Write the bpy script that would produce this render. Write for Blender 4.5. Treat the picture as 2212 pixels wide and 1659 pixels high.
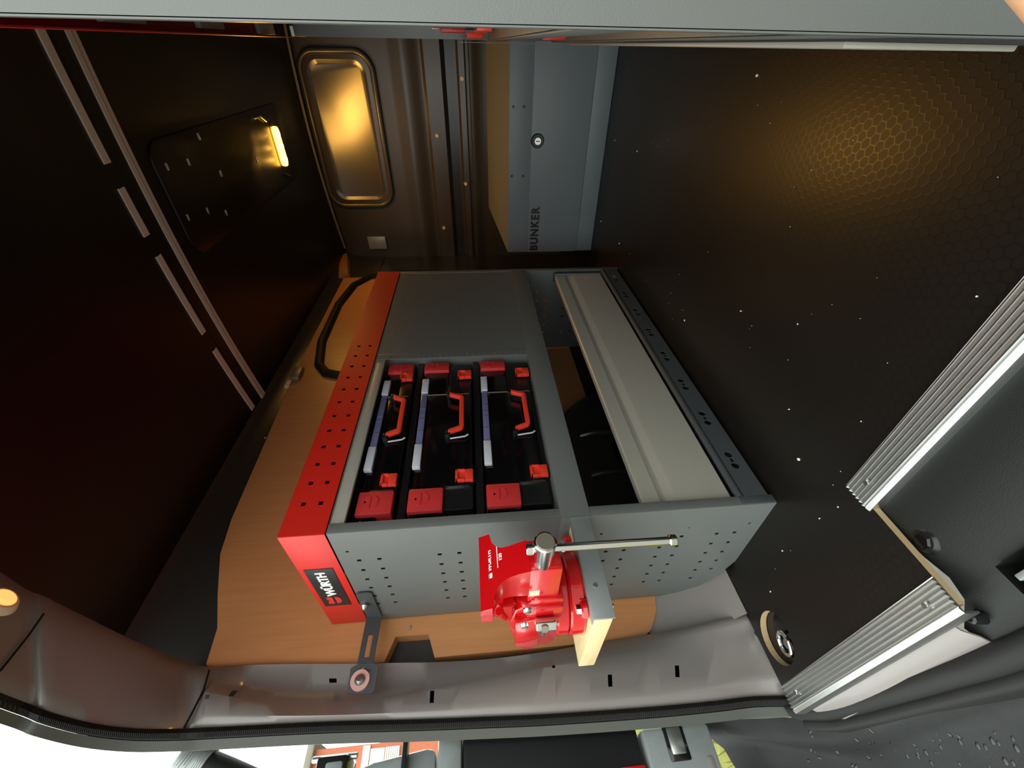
import bpy, bmesh, math, random
from mathutils import Vector, Matrix
random.seed(7)
PI = math.pi
for o in list(bpy.data.objects): bpy.data.objects.remove(o, do_unlink=True)
SC = bpy.context.scene
COL = SC.collection
Z0 = 0.498          # height of the lens above the cargo floor; all numbers below are metres from the lens, z + Z0 = world z

# ------------------------------------------------------------------ camera (phone held sideways: picture left is up)
PX, PY = 1106.0, 829.5
VY, VX = (1005.0, 95.0), (1085.0, 1920.0)      # vanishing points of van length and van width
FPX = math.sqrt(-((VY[0]-PX)*(VX[0]-PX)+(VY[1]-PY)*(VX[1]-PY)))
ay = Vector((VY[0]-PX, VY[1]-PY, FPX)).normalized()
ax = -Vector((VX[0]-PX, VX[1]-PY, FPX)).normalized()
az = ax.cross(ay).normalized()
RW = Matrix((ax, ay, az))                       # camera (right, down, forward) -> world
def hit(px, py, axis, v):
    d = RW @ Vector((px-PX, py-PY, FPX))
    return d*(v/d[axis])
cd = bpy.data.cameras.new('camera'); cam = bpy.data.objects.new('camera', cd); COL.objects.link(cam)
cd.sensor_width = 36; cd.lens = 36*FPX/2212; cd.clip_start = 0.005; cd.clip_end = 200
r_, u_, b_ = RW @ Vector((1,0,0)), RW @ Vector((0,-1,0)), RW @ Vector((0,0,-1))
cam.matrix_world = Matrix(((r_.x,u_.x,b_.x,0),(r_.y,u_.y,b_.y,0),(r_.z,u_.z,b_.z,Z0),(0,0,0,1)))
SC.camera = cam

# ------------------------------------------------------------------ world: even overcast daylight
w = bpy.data.worlds.new('overcast'); SC.world = w; w.use_nodes = True
bg = w.node_tree.nodes['Background']; bg.inputs[0].default_value = (0.93, 1.0, 0.97, 1); bg.inputs[1].default_value = 1.3
SC.view_settings.view_transform = 'Standard'; SC.view_settings.look = 'None'
SC.view_settings.gamma = 1; SC.view_settings.use_curve_mapping = False
SC.view_settings.exposure = 1.3

# ------------------------------------------------------------------ materials
def lin(c):
    return tuple(((v/255)/12.92 if v/255 <= .04045 else ((v/255+.055)/1.055)**2.4) for v in c)+(1,)
M = {}
def mat(name, rgb, rough=.5, metal=0, bump=0, bscale=300, var=0, vscale=20, stretch=None, spec=.5, trans=0, emit=0, ecol=None, coat=0, rvar=0):
    m = bpy.data.materials.new(name); m.use_nodes = True; M[name] = m
    nt = m.node_tree; P = nt.nodes['Principled BSDF']; L = nt.links.new
    P.inputs['Base Color'].default_value = lin(rgb); P.inputs['Roughness'].default_value = rough
    P.inputs['Metallic'].default_value = metal; P.inputs['Specular IOR Level'].default_value = spec
    P.inputs['Transmission Weight'].default_value = trans; P.inputs['Coat Weight'].default_value = coat
    P.inputs['Coat Roughness'].default_value = .08
    if emit: P.inputs['Emission Strength'].default_value = emit; P.inputs['Emission Color'].default_value = lin(ecol or rgb)
    tc = nt.nodes.new('ShaderNodeTexCoord'); mp = nt.nodes.new('ShaderNodeMapping'); L(tc.outputs['Object'], mp.inputs[0])
    if stretch: mp.inputs['Scale'].default_value = stretch
    if var or rvar:
        n = nt.nodes.new('ShaderNodeTexNoise'); n.inputs['Scale'].default_value = vscale; n.inputs['Detail'].default_value = 5; L(mp.outputs[0], n.inputs['Vector'])
        if var:
            mx = nt.nodes.new('ShaderNodeMix'); mx.data_type = 'RGBA'
            c = lin(rgb); mx.inputs['A'].default_value = tuple(v*(1-var) for v in c[:3])+(1,); mx.inputs['B'].default_value = tuple(min(1, v*(1+var)) for v in c[:3])+(1,)
            L(n.outputs['Fac'], mx.inputs['Factor']); L(mx.outputs['Result'], P.inputs['Base Color'])
        if rvar:
            mr = nt.nodes.new('ShaderNodeMapRange'); mr.inputs['To Min'].default_value = max(.02, rough-rvar); mr.inputs['To Max'].default_value = rough+rvar
            L(n.outputs['Fac'], mr.inputs['Value']); L(mr.outputs[0], P.inputs['Roughness'])
    if bump:
        n2 = nt.nodes.new('ShaderNodeTexNoise'); n2.inputs['Scale'].default_value = bscale; L(mp.outputs[0], n2.inputs['Vector'])
        b = nt.nodes.new('ShaderNodeBump'); b.inputs['Strength'].default_value = bump; b.inputs['Distance'].default_value = .001
        L(n2.outputs['Fac'], b.inputs['Height']); L(b.outputs[0], P.inputs['Normal'])
    return m
mat('grey', (100,102,100), .42, bump=.12, bscale=900, rvar=.06)
mat('grey_chest', (116,122,125), .45, bump=.1, bscale=900)
mat('grey_dark', (68,71,73), .45, bump=.12, bscale=900)
mat('red', (206,34,24), .42, bump=.1, bscale=900)
mat('red_gloss', (196,14,20), .2, coat=.6, bump=.25, bscale=120)
mat('red_plastic', (205,52,52), .45)
mat('orange_red', (232,62,44), .4)
mat('black_plastic', (20,20,22), .32, bump=.1, bscale=500)
mat('black_gloss', (10,10,12), .12)
mat('clear_grey', (205,205,216), .2)
mat('clear_violet', (112,110,152), .15)
mat('alu', (176,172,160), .42, .25, var=.05, vscale=14, stretch=(60,1,60), bump=.05, bscale=200)
mat('alu_strip', (215,216,214), .3, 1, var=.04, vscale=30)
mat('alu_rail', (232,228,216), .45, .1)
mat('alu_dark', (128,122,108), .4, .3)
mat('chrome', (225,225,222), .14, 1)
mat('steel', (170,170,168), .28, 1)
mat('zinc', (150,156,156), .36, .35, var=.12, vscale=60)
mat('pine', (222,198,150), .55, var=.18, vscale=14, stretch=(1.5,9,9), bump=.1, bscale=120)
mat('ply_edge', (176,150,112), .7, var=.25, vscale=30, stretch=(1,1,60))
mat('laminate', (190,130,82), .4, var=.16, vscale=9, stretch=(14,14,.9), bump=.04, bscale=60)
mat('van_paint', (130,123,119), .33, coat=.2, rvar=.05, vscale=6)
mat('van_dark', (44,42,40), .32, rvar=.08, vscale=8)
mat('ceiling_black', (13,12,11), .36, bump=.08, bscale=300)
mat('bulkhead', (62,57,49), .3, rvar=.06, vscale=5)
mat('bulkhead_panel', (62,57,49), .26, spec=.8)
mat('rubber', (22,21,20), .6, spec=.3, bump=.2, bscale=300)
mat('rubber_grey', (92,94,88), .5, bump=.15, bscale=400)
mat('bumper', (22,23,22), .55, spec=.3, bump=.4, bscale=700, rvar=.1)
mat('sill_plastic', (26,27,25), .5, spec=.3, bump=.25, bscale=800)
mat('white', (240,240,236), .5)
mat('cream', (226,206,176), .45)
mat('bolt', (190,190,186), .3, 1)
mat('pink_washer', (226,178,170), .35, .3)
mat('badge', (30,29,27), .45)
mat('skin', (226,172,128), .5, bump=.1, bscale=300)
mat('grass', (120,120,52), .9, var=.5, vscale=22, bump=.8, bscale=60)
mat('gravel', (118,114,106), .9, var=.2, vscale=60)
mat('brick', (186,106,78), .8, var=.2, vscale=40)
mat('render_white', (232,230,222), .7)
mat('water', (26,27,26), .06)
mat('lamp_cover', (255,200,90), .3, emit=5, ecol=(255,186,60))
mat('lamp_chip', (255,230,170), .3, emit=420, ecol=(255,186,84))
mat('lamp_rear', (240,190,130), .4, emit=.55, ecol=(255,176,96))
mat('crumb', (214,204,184), .8)
mat('lens_red', (190,16,16), .12, coat=.5)

def hex_floor():
    m = bpy.data.materials.new('hex_floor'); m.use_nodes = True; M['hex_floor'] = m
    nt = m.node_tree; P = nt.nodes['Principled BSDF']; N = nt.nodes.new; L = nt.links.new
    tc = N('ShaderNodeTexCoord'); sc = N('ShaderNodeVectorMath'); sc.operation = 'MULTIPLY'; sc.inputs[1].default_value = (78, 78, 0); L(tc.outputs['Object'], sc.inputs[0])
    s3 = math.sqrt(3)
    def vm(op, a, b):
        n = N('ShaderNodeVectorMath'); n.operation = op
        for i, v in enumerate((a, b)):
            if v is None: continue
            if isinstance(v, tuple): n.inputs[i].default_value = v
            else: L(v, n.inputs[i])
        return n
    def ma(op, a, b):
        n = N('ShaderNodeMath'); n.operation = op
        for i, v in enumerate((a, b)):
            if isinstance(v, (int, float)): n.inputs[i].default_value = v
            elif v is not None: L(v, n.inputs[i])
        return n.outputs[0]
    base = vm('ADD', sc.outputs[0], (1000, 1000*s3, 0)).outputs[0]
    def cell(off):
        a = vm('ADD', base, off).outputs[0]
        md = vm('MODULO', a, (1, s3, 1)).outputs[0]
        return vm('SUBTRACT', md, (.5, s3/2, 0)).outputs[0]
    def hd(v):
        ab = vm('ABSOLUTE', v, None).outputs[0]
        d = vm('DOT_PRODUCT', ab, (.5, s3/2, 0)).outputs['Value']
        sx = N('ShaderNodeSeparateXYZ'); L(ab, sx.inputs[0])
        return ma('MAXIMUM', d, sx.outputs[0])
    h = ma('MINIMUM', hd(cell((0,0,0))), hd(cell((.5, s3/2, 0))))
    mr = N('ShaderNodeMapRange'); mr.inputs['From Min'].default_value = .40; mr.inputs['From Max'].default_value = .47; L(h, mr.inputs['Value'])
    nz = N('ShaderNodeTexNoise'); nz.inputs['Scale'].default_value = 5; L(tc.outputs['Object'], nz.inputs['Vector'])
    mx = N('ShaderNodeMix'); mx.data_type = 'RGBA'; mx.inputs['A'].default_value = lin((19,16,14)); mx.inputs['B'].default_value = lin((24,21,18)); L(nz.outputs['Fac'], mx.inputs['Factor']); L(mx.outputs['Result'], P.inputs['Base Color'])
    rr = N('ShaderNodeMapRange'); rr.inputs['To Min'].default_value = .36; rr.inputs['To Max'].default_value = .28; L(mr.outputs[0], rr.inputs['Value']); L(rr.outputs[0], P.inputs['Roughness'])
    P.inputs['Specular IOR Level'].default_value = .4
    b = N('ShaderNodeBump'); b.inputs['Strength'].default_value = .07; b.inputs['Distance'].default_value = .0006; L(mr.outputs[0], b.inputs['Height']); L(b.outputs[0], P.inputs['Normal'])
hex_floor()

# ------------------------------------------------------------------ mesh helpers
ORG = {}
class MB:
    def __init__(s): s.v = []; s.f = []
    def add(s, vs, fs):
        n = len(s.v); s.v += [Vector(p) for p in vs]; s.f += [[i+n for i in f] for f in fs]; return s
    def bm_add(s, bm):
        bm.verts.index_update(); s.add([p.co.copy() for p in bm.verts], [[p.index for p in f.verts] for f in bm.faces]); bm.free(); return s
    def box(s, x0, x1, y0, y1, z0, z1, b=0, seg=2):
        x0,x1 = min(x0,x1),max(x0,x1); y0,y1 = min(y0,y1),max(y0,y1); z0,z1 = min(z0,z1),max(z0,z1)
        bm = bmesh.new(); bmesh.ops.create_cube(bm, size=1)
        for p in bm.verts: p.co = Vector((x0+(p.co.x+.5)*(x1-x0), y0+(p.co.y+.5)*(y1-y0), z0+(p.co.z+.5)*(z1-z0)))
        if b: bmesh.ops.bevel(bm, geom=bm.edges[:], offset=b, segments=seg, affect='EDGES', profile=.5)
        return s.bm_add(bm)
    def cyl(s, p0, p1, r0, r1=None, n=20, cap=.0):
        p0, p1 = Vector(p0), Vector(p1); r1 = r0 if r1 is None else r1
        d = (p1-p0).normalized(); a = d.orthogonal().normalized(); c = d.cross(a)
        prof = [(p0, r0), (p1, r1)]
        if cap: prof = [(p0, r0-cap), (p0+d*cap, r0), (p1-d*cap, r1), (p1, r1-cap)]
        vs = []
        for p, r in prof:
            for i in range(n):
                t = 2*PI*i/n; vs.append(p+a*(r*math.cos(t))+c*(r*math.sin(t)))
        fs = []
        for k in range(len(prof)-1):
            for i in range(n):
                j = (i+1) % n; fs.append([k*n+i, k*n+j, (k+1)*n+j, (k+1)*n+i])
        fs.append(list(range(n))[::-1]); fs.append([(len(prof)-1)*n+i for i in range(n)])
        return s.add(vs, fs)
    def prism(s, poly, axis, a0, a1, b=0):
        """poly: 2d points in the two other axes in order (x,y,z without axis)"""
        def P(p, a):
            q = list(p); q.insert(axis, a); return Vector(q)
        n = len(poly)
        bm = bmesh.new(); vs = [bm.verts.new(P(p, a0)) for p in poly]+[bm.verts.new(P(p, a1)) for p in poly]
        bm.faces.new(vs[:n][::-1]); bm.faces.new(vs[n:])
        for i in range(n): j = (i+1) % n; bm.faces.new((vs[i], vs[j], vs[n+j], vs[n+i]))
        bmesh.ops.recalc_face_normals(bm, faces=bm.faces[:])
        if b: bmesh.ops.bevel(bm, geom=bm.edges[:], offset=b, segments=2, affect='EDGES', profile=.5)
        return s.bm_add(bm)
    def tube(s, pts, r, n=10, closed=False, rz=None):
        pts = [Vector(p) for p in pts]; m = len(pts); vs = []; up = None
        for k in range(m):
            if closed: t = (pts[(k+1) % m]-pts[k-1]).normalized()
            else: t = (pts[min(k+1, m-1)]-pts[max(k-1, 0)]).normalized()
            if up is None: up = t.orthogonal().normalized()
            up = (up-t*up.dot(t)).normalized(); c = t.cross(up)
            rr = r[k] if isinstance(r, (list, tuple)) else r
            for i in range(n):
                q = 2*PI*i/n; vs.append(pts[k]+up*(rr*math.cos(q))+c*(rr*math.sin(q)))
        fs = []
        for k in range(m if closed else m-1):
            k2 = (k+1) % m
            for i in range(n): j = (i+1) % n; fs.append([k*n+i, k*n+j, k2*n+j, k2*n+i])
        if not closed: fs.append(list(range(n))[::-1]); fs.append([(m-1)*n+i for i in range(n)])
        return s.add(vs, fs)
    def loft(s, curves, closed=False):
        m = len(curves[0]); vs = [Vector(p) for c in curves for p in c]; fs = []
        for k in range(len(curves)-1):
            for i in range(m-1): fs.append([k*m+i, k*m+i+1, (k+1)*m+i+1, (k+1)*m+i])
        return s.add(vs, fs)
    def disc_pts(s): pass
    def build(s, name, m, parent=None, smooth=True, origin=None, angle=35, thick=0):
        vs = [p+Vector((0,0,Z0)) for p in s.v]
        if parent is not None: org = ORG[parent.name]
        elif origin is not None: org = Vector(origin)+Vector((0,0,Z0))
        else:
            xs = [p.x for p in vs]; ys = [p.y for p in vs]; zs = [p.z for p in vs]
            org = Vector(((min(xs)+max(xs))/2, (min(ys)+max(ys))/2, min(zs)))
        me = bpy.data.meshes.new(name); me.from_pydata([p-org for p in vs], [], s.f); me.validate()
        bm = bmesh.new(); bm.from_mesh(me); bmesh.ops.recalc_face_normals(bm, faces=bm.faces[:])
        if thick: bmesh.ops.solidify(bm, geom=bm.faces[:], thickness=thick)
        bm.to_mesh(me); bm.free()
        if smooth:
            me.polygons.foreach_set('use_smooth', [True]*len(me.polygons)); me.set_sharp_from_angle(angle=math.radians(angle))
        me.materials.append(M[m]); o = bpy.data.objects.new(name, me); COL.objects.link(o)
        if parent is None: o.location = org
        else: o.parent = parent
        ORG[o.name] = org
        return o
def tag(o, label=None, cat=None, group=None, kind=None):
    if label: o['label'] = label
    if cat: o['category'] = cat
    if group: o['group'] = group
    if kind: o['kind'] = kind
    return o
def thing(name, base, label, cat, group=None):
    o = bpy.data.objects.new(name, None); COL.objects.link(o); o.empty_display_size = .05
    o.location = Vector(base)+Vector((0,0,Z0)); ORG[o.name] = o.location.copy()
    return tag(o, label, cat, group)
def copy_tree(o, delta=None, parent=None):
    c = o.copy(); COL.objects.link(c); c.parent = parent
    if delta is not None: c.location = o.location+Vector(delta)
    ORG[c.name] = ORG[o.name]+(Vector(delta) if delta is not None else Vector((0,0,0)))
    for ch in list(o.children): copy_tree(ch, None, c)
    return c
def box(name, m, parent, *a, b=.001, **k): return MB().box(*a, b=b).build(name, m, parent, **k)

def perf(u0, u1, v0, v1, to3d, rects=(), rounds=(), thick=(0,0,0), cuts=(), n=8):
    """flat sheet with real square / round holes, given thickness by a second skin"""
    us, vs = {u0, u1}, {v0, v1}; holes = []
    for (a, c, w_, h_) in rects: holes.append((a-w_/2, a+w_/2, c-h_/2, c+h_/2, None))
    for (a, c, r) in rounds: holes.append((a-r*1.15, a+r*1.15, c-r*1.15, c+r*1.15, (a, c, r)))
    for h in holes: us |= {h[0], h[1]}; vs |= {h[2], h[3]}
    def clean(S):
        S = sorted(S); out = [S[0]]
        for q in S[1:]:
            if q-out[-1] > 1e-5: out.append(q)
        return out
    U, W = clean(us), clean(vs)
    # holes own the cells inside them
    own = {}
    for hi, h in enumerate(holes):
        for i in range(len(U)-1):
            cu = (U[i]+U[i+1])/2
            if not h[0] < cu < h[1]: continue
            for j in range(len(W)-1):
                cv = (W[j]+W[j+1])/2
                if h[2] < cv < h[3]: own[(i, j)] = hi
    bm = bmesh.new(); cache = {}
    def vert(a, c):
        k = (round(a, 5), round(c, 5))
        if k not in cache: cache[k] = bm.verts.new(Vector(to3d(a, c)))
        return cache[k]
    for i in range(len(U)-1):
        for j in range(len(W)-1):
            if (i, j) not in own: bm.faces.new((vert(U[i], W[j]), vert(U[i+1], W[j]), vert(U[i+1], W[j+1]), vert(U[i], W[j+1])))
    for h in holes:
        if not h[4]: continue
        a, c, r = h[4]
        cs = [vert(h[1], h[3]), vert(h[0], h[3]), vert(h[0], h[2]), vert(h[1], h[2])]
        rim = [vert(a+r*math.cos(2*PI*(k+.5)/n), c+r*math.sin(2*PI*(k+.5)/n)) for k in range(n)]
        q = n//4
        for s_ in range(4):
            for k in range(s_*q, s_*q+q-1): bm.faces.new((cs[s_], rim[k], rim[(k+1) % n]))
            e = s_*q+q-1
            bm.faces.new((cs[s_], rim[e], rim[(e+1) % n], cs[(s_+1) % 4]))
    for (pt, no) in cuts:
        bmesh.ops.bisect_plane(bm, geom=bm.verts[:]+bm.edges[:]+bm.faces[:], plane_co=Vector(pt), plane_no=Vector(no), clear_outer=True)
    t = Vector(thick)
    if t.length > 0:
        base = bm.faces[:]
        bd = [e for e in bm.edges if len(e.link_faces) == 1]
        dup = bmesh.ops.duplicate(bm, geom=bm.verts[:]+bm.edges[:]+bm.faces[:])
        vm = dup['vert_map']
        for e in bd:
            a, c = e.verts; 
            try: bm.faces.new((a, c, vm[c], vm[a]))
            except ValueError: pass
        moved = set()
        for a in list(vm.values()):
            pass
        new = [g for g in dup['geom'] if isinstance(g, bmesh.types.BMVert)]
        for p in new: p.co += t
    return MB().bm_add(bm)

def text_mb(s, size, o, ux, uy, depth=.0006, bold=0, spacing=1.0, fit=None):
    """block letters as a thin solid: o origin (rel), ux reading direction, uy letter-up direction"""
    cu = bpy.data.curves.new('t', 'FONT'); cu.body = s; cu.size = 1; cu.offset = bold; cu.space_character = spacing; cu.extrude = 0
    cu.resolution_u = 3
    ob = bpy.data.objects.new('t', cu); COL.objects.link(ob); bpy.context.view_layer.update()
    dg = bpy.context.evaluated_depsgraph_get(); me = bpy.data.meshes.new_from_object(ob.evaluated_get(dg))
    bpy.data.objects.remove(ob); 
    xs = [p.co.x for p in me.vertices]; ys = [p.co.y for p in me.vertices]
    x0, x1, y0, y1 = min(xs), max(xs), min(ys), max(ys)
    sx, sy = (fit[0]/(x1-x0), fit[1]/(y1-y0)) if fit else (size, size)
    ux, uy, o = Vector(ux).normalized(), Vector(uy).normalized(), Vector(o); nn = ux.cross(uy)
    bm = bmesh.new(); bm.from_mesh(me)
    bmesh.ops.remove_doubles(bm, verts=bm.verts[:], dist=1e-4)
    ext = bmesh.ops.extrude_face_region(bm, geom=bm.faces[:])
    top = {g for g in ext['geom'] if isinstance(g, bmesh.types.BMVert)}
    for p in bm.verts:
        q = o+ux*((p.co.x-x0)*sx)+uy*((p.co.y-y0)*sy)+nn*(depth if p in top else 0)
        p.co = q
    bpy.data.meshes.remove(me)
    return MB().bm_add(bm)
def arc(cx, cy, r, a0, a1, n): return [(cx+r*math.cos(math.radians(a0+(a1-a0)*i/n)), cy+r*math.sin(math.radians(a0+(a1-a0)*i/n))) for i in range(n+1)]
def rrect(x0, x1, y0, y1, r, n=6):
    return arc(x1-r, y1-r, r, 0, 90, n)+arc(x0+r, y1-r, r, 90, 180, n)+arc(x0+r, y0+r, r, 180, 270, n)+arc(x1-r, y0+r, r, 270, 360, n)
def emblem(name, m, parent, o, ux, uy, h, depth=.0008):
    """two-piece maker's mark: notched block over a dome"""
    o, ux, uy = Vector(o), Vector(ux), Vector(uy); nn = ux.cross(uy)
    A = [(-.5,.08),(.5,.08),(.5,.5),(.12,.5),(0,.34),(-.12,.5),(-.5,.5)]
    B = [(.5,-.08),(-.5,-.08)]+[(-.5*math.cos(PI*i/8), -.10-.42*math.sin(PI*i/8)) for i in range(9)]
    B = B[:2]+[p for p in B[2:5]]+[(-.1,-.5),(0,-.40),(.1,-.5)]+[p for p in B[8:]]
    mb = MB()
    for poly in (A, B):
        n = len(poly); vs = [o+ux*(p[0]*h)+uy*(p[1]*h) for p in poly]; vs += [v+nn*depth for v in vs]
        bm = bmesh.new(); q = [bm.verts.new(v) for v in vs]; bm.faces.new(q[:n]); bm.faces.new(q[n:])
        for i in range(n): j = (i+1) % n; bm.faces.new((q[i], q[j], q[n+j], q[n+i]))
        bmesh.ops.triangulate(bm, faces=[f for f in bm.faces if len(f.verts) > 4]); mb.bm_add(bm)
    return mb.build(name, m, parent, smooth=False)

def cut_hole(o, quad, depth=.02):
    """cut a real four-sided opening through a sheet: quad = four corners (rel) on the sheet"""
    off = ORG[o.name]-Vector((0,0,Z0)); q = [Vector(p)-off for p in quad]; c = sum(q, Vector())/4
    nn = (q[1]-q[0]).cross(q[3]-q[0]).normalized(); R2 = max((p-c).length for p in q)
    pls = []
    for i in range(4):
        a, b2 = q[i], q[(i+1) % 4]; no = (b2-a).cross(nn).normalized()
        if no.dot(c-a) > 0: no = -no
        pls.append((a, no))
    bm = bmesh.new(); bm.from_mesh(o.data)
    def near(f):
        # planes only touch faces whose box reaches the opening
        for k in range(3):
            v = [p.co[k] for p in f.verts]
            if min(v) > c[k]+R2+depth or max(v) < c[k]-R2-depth: return False
        return True
    for a, no in pls:
        fs = [f for f in bm.faces if near(f)]
        g = list({e for f in fs for e in f.edges})+list({v for f in fs for v in f.verts})+fs
        bmesh.ops.bisect_plane(bm, geom=g, plane_co=a, plane_no=no)
    dead = [f for f in bm.faces if near(f) and abs((f.calc_center_median()-c).dot(nn)) < depth and all((f.calc_center_median()-a).dot(no) < 0 for a, no in pls)]
    bmesh.ops.delete(bm, geom=dead, context='FACES'); bm.to_mesh(o.data); bm.free(); o.data.update()
# ================================================================== THE VAN BODY
FZ = -.498
XW = -.936                       # face of the laminate lining
# --- floor: black hexagon-print plywood with a sawn notch at the step and a round lashing-eye hole
outline = [(-.853,.150),(-.456,.150),(-.456,.280),(.37,.280),(.37,2.36),(-.93,2.36),(-.93,.42),(-.853,.36)]
HC = (-.797,.237); HR = .0415
bm = bmesh.new()
for z in (FZ,):
    loop = [bm.verts.new((x,y,z)) for x,y in outline]; es = [bm.edges.new((loop[i],loop[(i+1)%len(loop)])) for i in range(len(loop))]
    hl = [bm.verts.new((HC[0]+HR*math.cos(2*PI*i/32), HC[1]+HR*math.sin(2*PI*i/32), z)) for i in range(32)]
    es += [bm.edges.new((hl[i],hl[(i+1)%32])) for i in range(32)]
bmesh.ops.triangle_fill(bm, use_beauty=True, edges=es)
fl = MB().bm_add(bm).build('floor', 'hex_floor', smooth=False, origin=(0,0,0)); tag(fl, kind='structure')
edge = MB(); n = len(outline)
edge.add([(x,y,FZ-.0001) for x,y in outline]+[(x,y,FZ-.0095) for x,y in outline], [[i,(i+1)%n,n+(i+1)%n,n+i] for i in range(n)])
rim = [(HC[0]+HR*math.cos(2*PI*i/32), HC[1]+HR*math.sin(2*PI*i/32)) for i in range(32)]
edge.add([(x,y,FZ-.0001) for x,y in rim]+[(x,y,FZ-.0115) for x,y in rim], [[i,(i+1)%32,32+(i+1)%32,32+i] for i in range(32)])
edge.build('plywood_edge', 'ply_edge', fl, smooth=False)['label'] = 'bare tan plywood edge of the floor board'
MB().add([(-.97,.19,FZ-.0135),(-.86,.155,FZ-.0135),(-.46,.155,FZ-.0135),(-.46,.29,FZ-.0135),(.375,.29,FZ-.0135),(.375,2.42,FZ-.0135),(-.97,2.42,FZ-.0135)], [[0,1,2,3,6],[3,4,5,6]]).build('floor_pan', 'van_dark', fl)

# --- ceiling, gently bowed
def ceil_z(x): return .772-.10*(x+.30)**2
xs = [-.93+i*(.37+.93)/24 for i in range(25)]
tag(MB().loft([[(x, y, ceil_z(x)) for x in xs] for y in (.36, 2.42)]).build('ceiling', 'ceiling_black', thick=.004), kind='structure')
# dark curved roof beam between lining and ceiling panel
bx = [(-.962,.52),(-.960,.60),(-.955,.66),(-.944,.70),(-.925,.728),(-.90,.742),(-.868,.748)]
tag(MB().loft([[(x, y, z) for x, z in bx] for y in (.27,.6,1.2,1.8,2.42)]).build('trim_1', 'van_dark'), kind='structure')
# --- left side: steel skin, then the wood laminate lining
wl = MB().add([(-.965,.158,FZ-.03),(-.965,2.42,FZ-.03),(-.965,2.42,.70),(-.965,.225,.70)], [[0,1,2,3]]).build('wall_left', 'van_dark', thick=.003); tag(wl, kind='structure')
wood = [(.302,.53),(.325,.552),(.39,.560),(.46,.59),(.555,.626),(.65,.640),(.9,.652),(1.136,.664),(1.30,.672),(2.05,.672),(2.05,-.363),(.377,-.363),(.349,-.356),(.314,-.332),(.303,-.315),(.300,-.30),(.300,.113),(.343,.128),(.344,.194),(.300,.2105),(.300,.50)]
wp = MB().prism([(y,z) for y,z in wood], 0, XW-.029, XW, b=0).build('lining_panel', 'laminate', wl, smooth=False); wp['label'] = 'beech wood laminate lining panel'
for (px,py) in ((885,1357),(573,945),(722,494)):
    p = hit(px,py,0,XW) if px != 722 else Vector((XW,1.95,.60))
    MB().cyl((XW-.002,p.y,p.z),(XW+.0035,p.y,p.z),.0042,.003,12).build('lining_screw','bolt',wl)
# lower quarter: bright painted steel foot of the wall behind the rack
prof = [(XW-.01,-.33),(XW-.002,-.37),(-.925,-.41),(-.905,-.45),(-.880,-.475),(-.858,-.489),(-.848,FZ)]
tag(MB().loft([[(x,y,z) for x,z in prof] for y in (.297,.35,.40,.48,.60)]).build('trim_2', 'van_paint', thick=.002), kind='structure')
# wheel arch behind the lower shelf
wa = MB(); NY = 20
rows = []
for x, k in ((-.945,1.0),(-.90,1.0),(-.872,.985),(-.862,.95),(-.860,.90)):
    row = []
    for i in range(NY+1):
        t = PI*i/NY; row.append((x, .72-.29*k*math.cos(t), FZ+.001+.30*k*math.sin(t)**.75))
    rows.append(row)
rows.append([(-.860,.72-.29*.45*math.cos(PI*i/NY), FZ+.001+.14*math.sin(PI*i/NY)) for i in range(NY+1)])
wao = wa.loft(rows).build('trim_3', 'van_dark', thick=.002, angle=60); tag(wao, kind='structure')
for yy in (.66,.80): MB().tube([(-.862,yy,FZ+.10),(-.853,yy,FZ+.12),(-.852,yy,FZ+.19),(-.862,yy,FZ+.22)], .009, 10).build('pressed_rib','van_dark',wao)
# blanked side window with its black rubber surround, far part of the left wall
g = [(1.24,.20),(1.217,.493),(1.24,.556),(1.293,.594),(1.45,.625),(1.75,.63),(1.95,.60),(2.04,.538),(2.08,.40),(2.08,.2)]
win = MB().tube([(XW+.004,y,z) for y,z in g], .017, 10).build('window_1', 'rubber'); tag(win, kind='structure')
# small beige catch and clip on the lining edge
ct = thing('cable_clip', (XW+.01,1.13,.60), 'small beige plastic clip on the wood lining beside the black window rubber', 'clip')
p = hit(640,808,0,XW+.01); q = hit(625,822,0,XW+.008)
box('clip_body','alu_dark',ct, XW,XW+.020,p.y-.03,p.y+.035,p.z-.018,p.z+.016,b=.006)
box('clip_tab','cream',ct, XW,XW+.010,q.y-.035,q.y+.004,q.z-.008,q.z+.008,b=.003)
# --- right side wall behind the second rack
tag(MB().add([(.372,.12,FZ-.03),(.372,2.42,FZ-.03),(.372,2.42,.80),(.372,.12,.80)], [[0,1,2,3]]).build('wall_right', 'van_dark', thick=.003), kind='structure')

# --- bulkhead: pressed steel, horizontal ribs
YB = 2.38
def bz(px): return hit(px,300,1,YB).z
bp = [(2.40,.83),(2.385,.80),(2.385,bz(690)),(YB,bz(860)),(YB,bz(868)),(YB-.006,bz(884)),(YB-.006,bz(906)),(YB+.008,bz(914)),(YB+.008,bz(926)),(YB-.010,bz(932)),(YB-.010,bz(964)),(YB+.03,bz(972)),(YB+.03,bz(994)),(YB-.012,bz(999)),(YB-.014,bz(1010)),(YB-.004,bz(1013)),(YB-.004,bz(1018)),(YB-.014,bz(1021)),(YB-.014,bz(1028)),(YB-.006,bz(1033)),(YB-.006,bz(1050)),(YB+.0,-.25),(YB,FZ-.04)]
xs = [-.965,-.80,-.6,-.4,-.2,0,.2,.375]
bh = MB().loft([[(x,y,z) for y,z in bp] for x in xs]).build('wall_front', 'bulkhead', thick=.003, angle=50); tag(bh, kind='structure')
# raised window pressing: rounded frame with inset panel
wfr = rrect(-.675,-.03,.42,.735,.075,8)
MB().tube([(x,YB-.004,z) for x,z in wfr], .014, 12, closed=True).build('pressed_frame','bulkhead',bh)
inner = rrect(-.645,-.06,.45,.705,.055,8)
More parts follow.
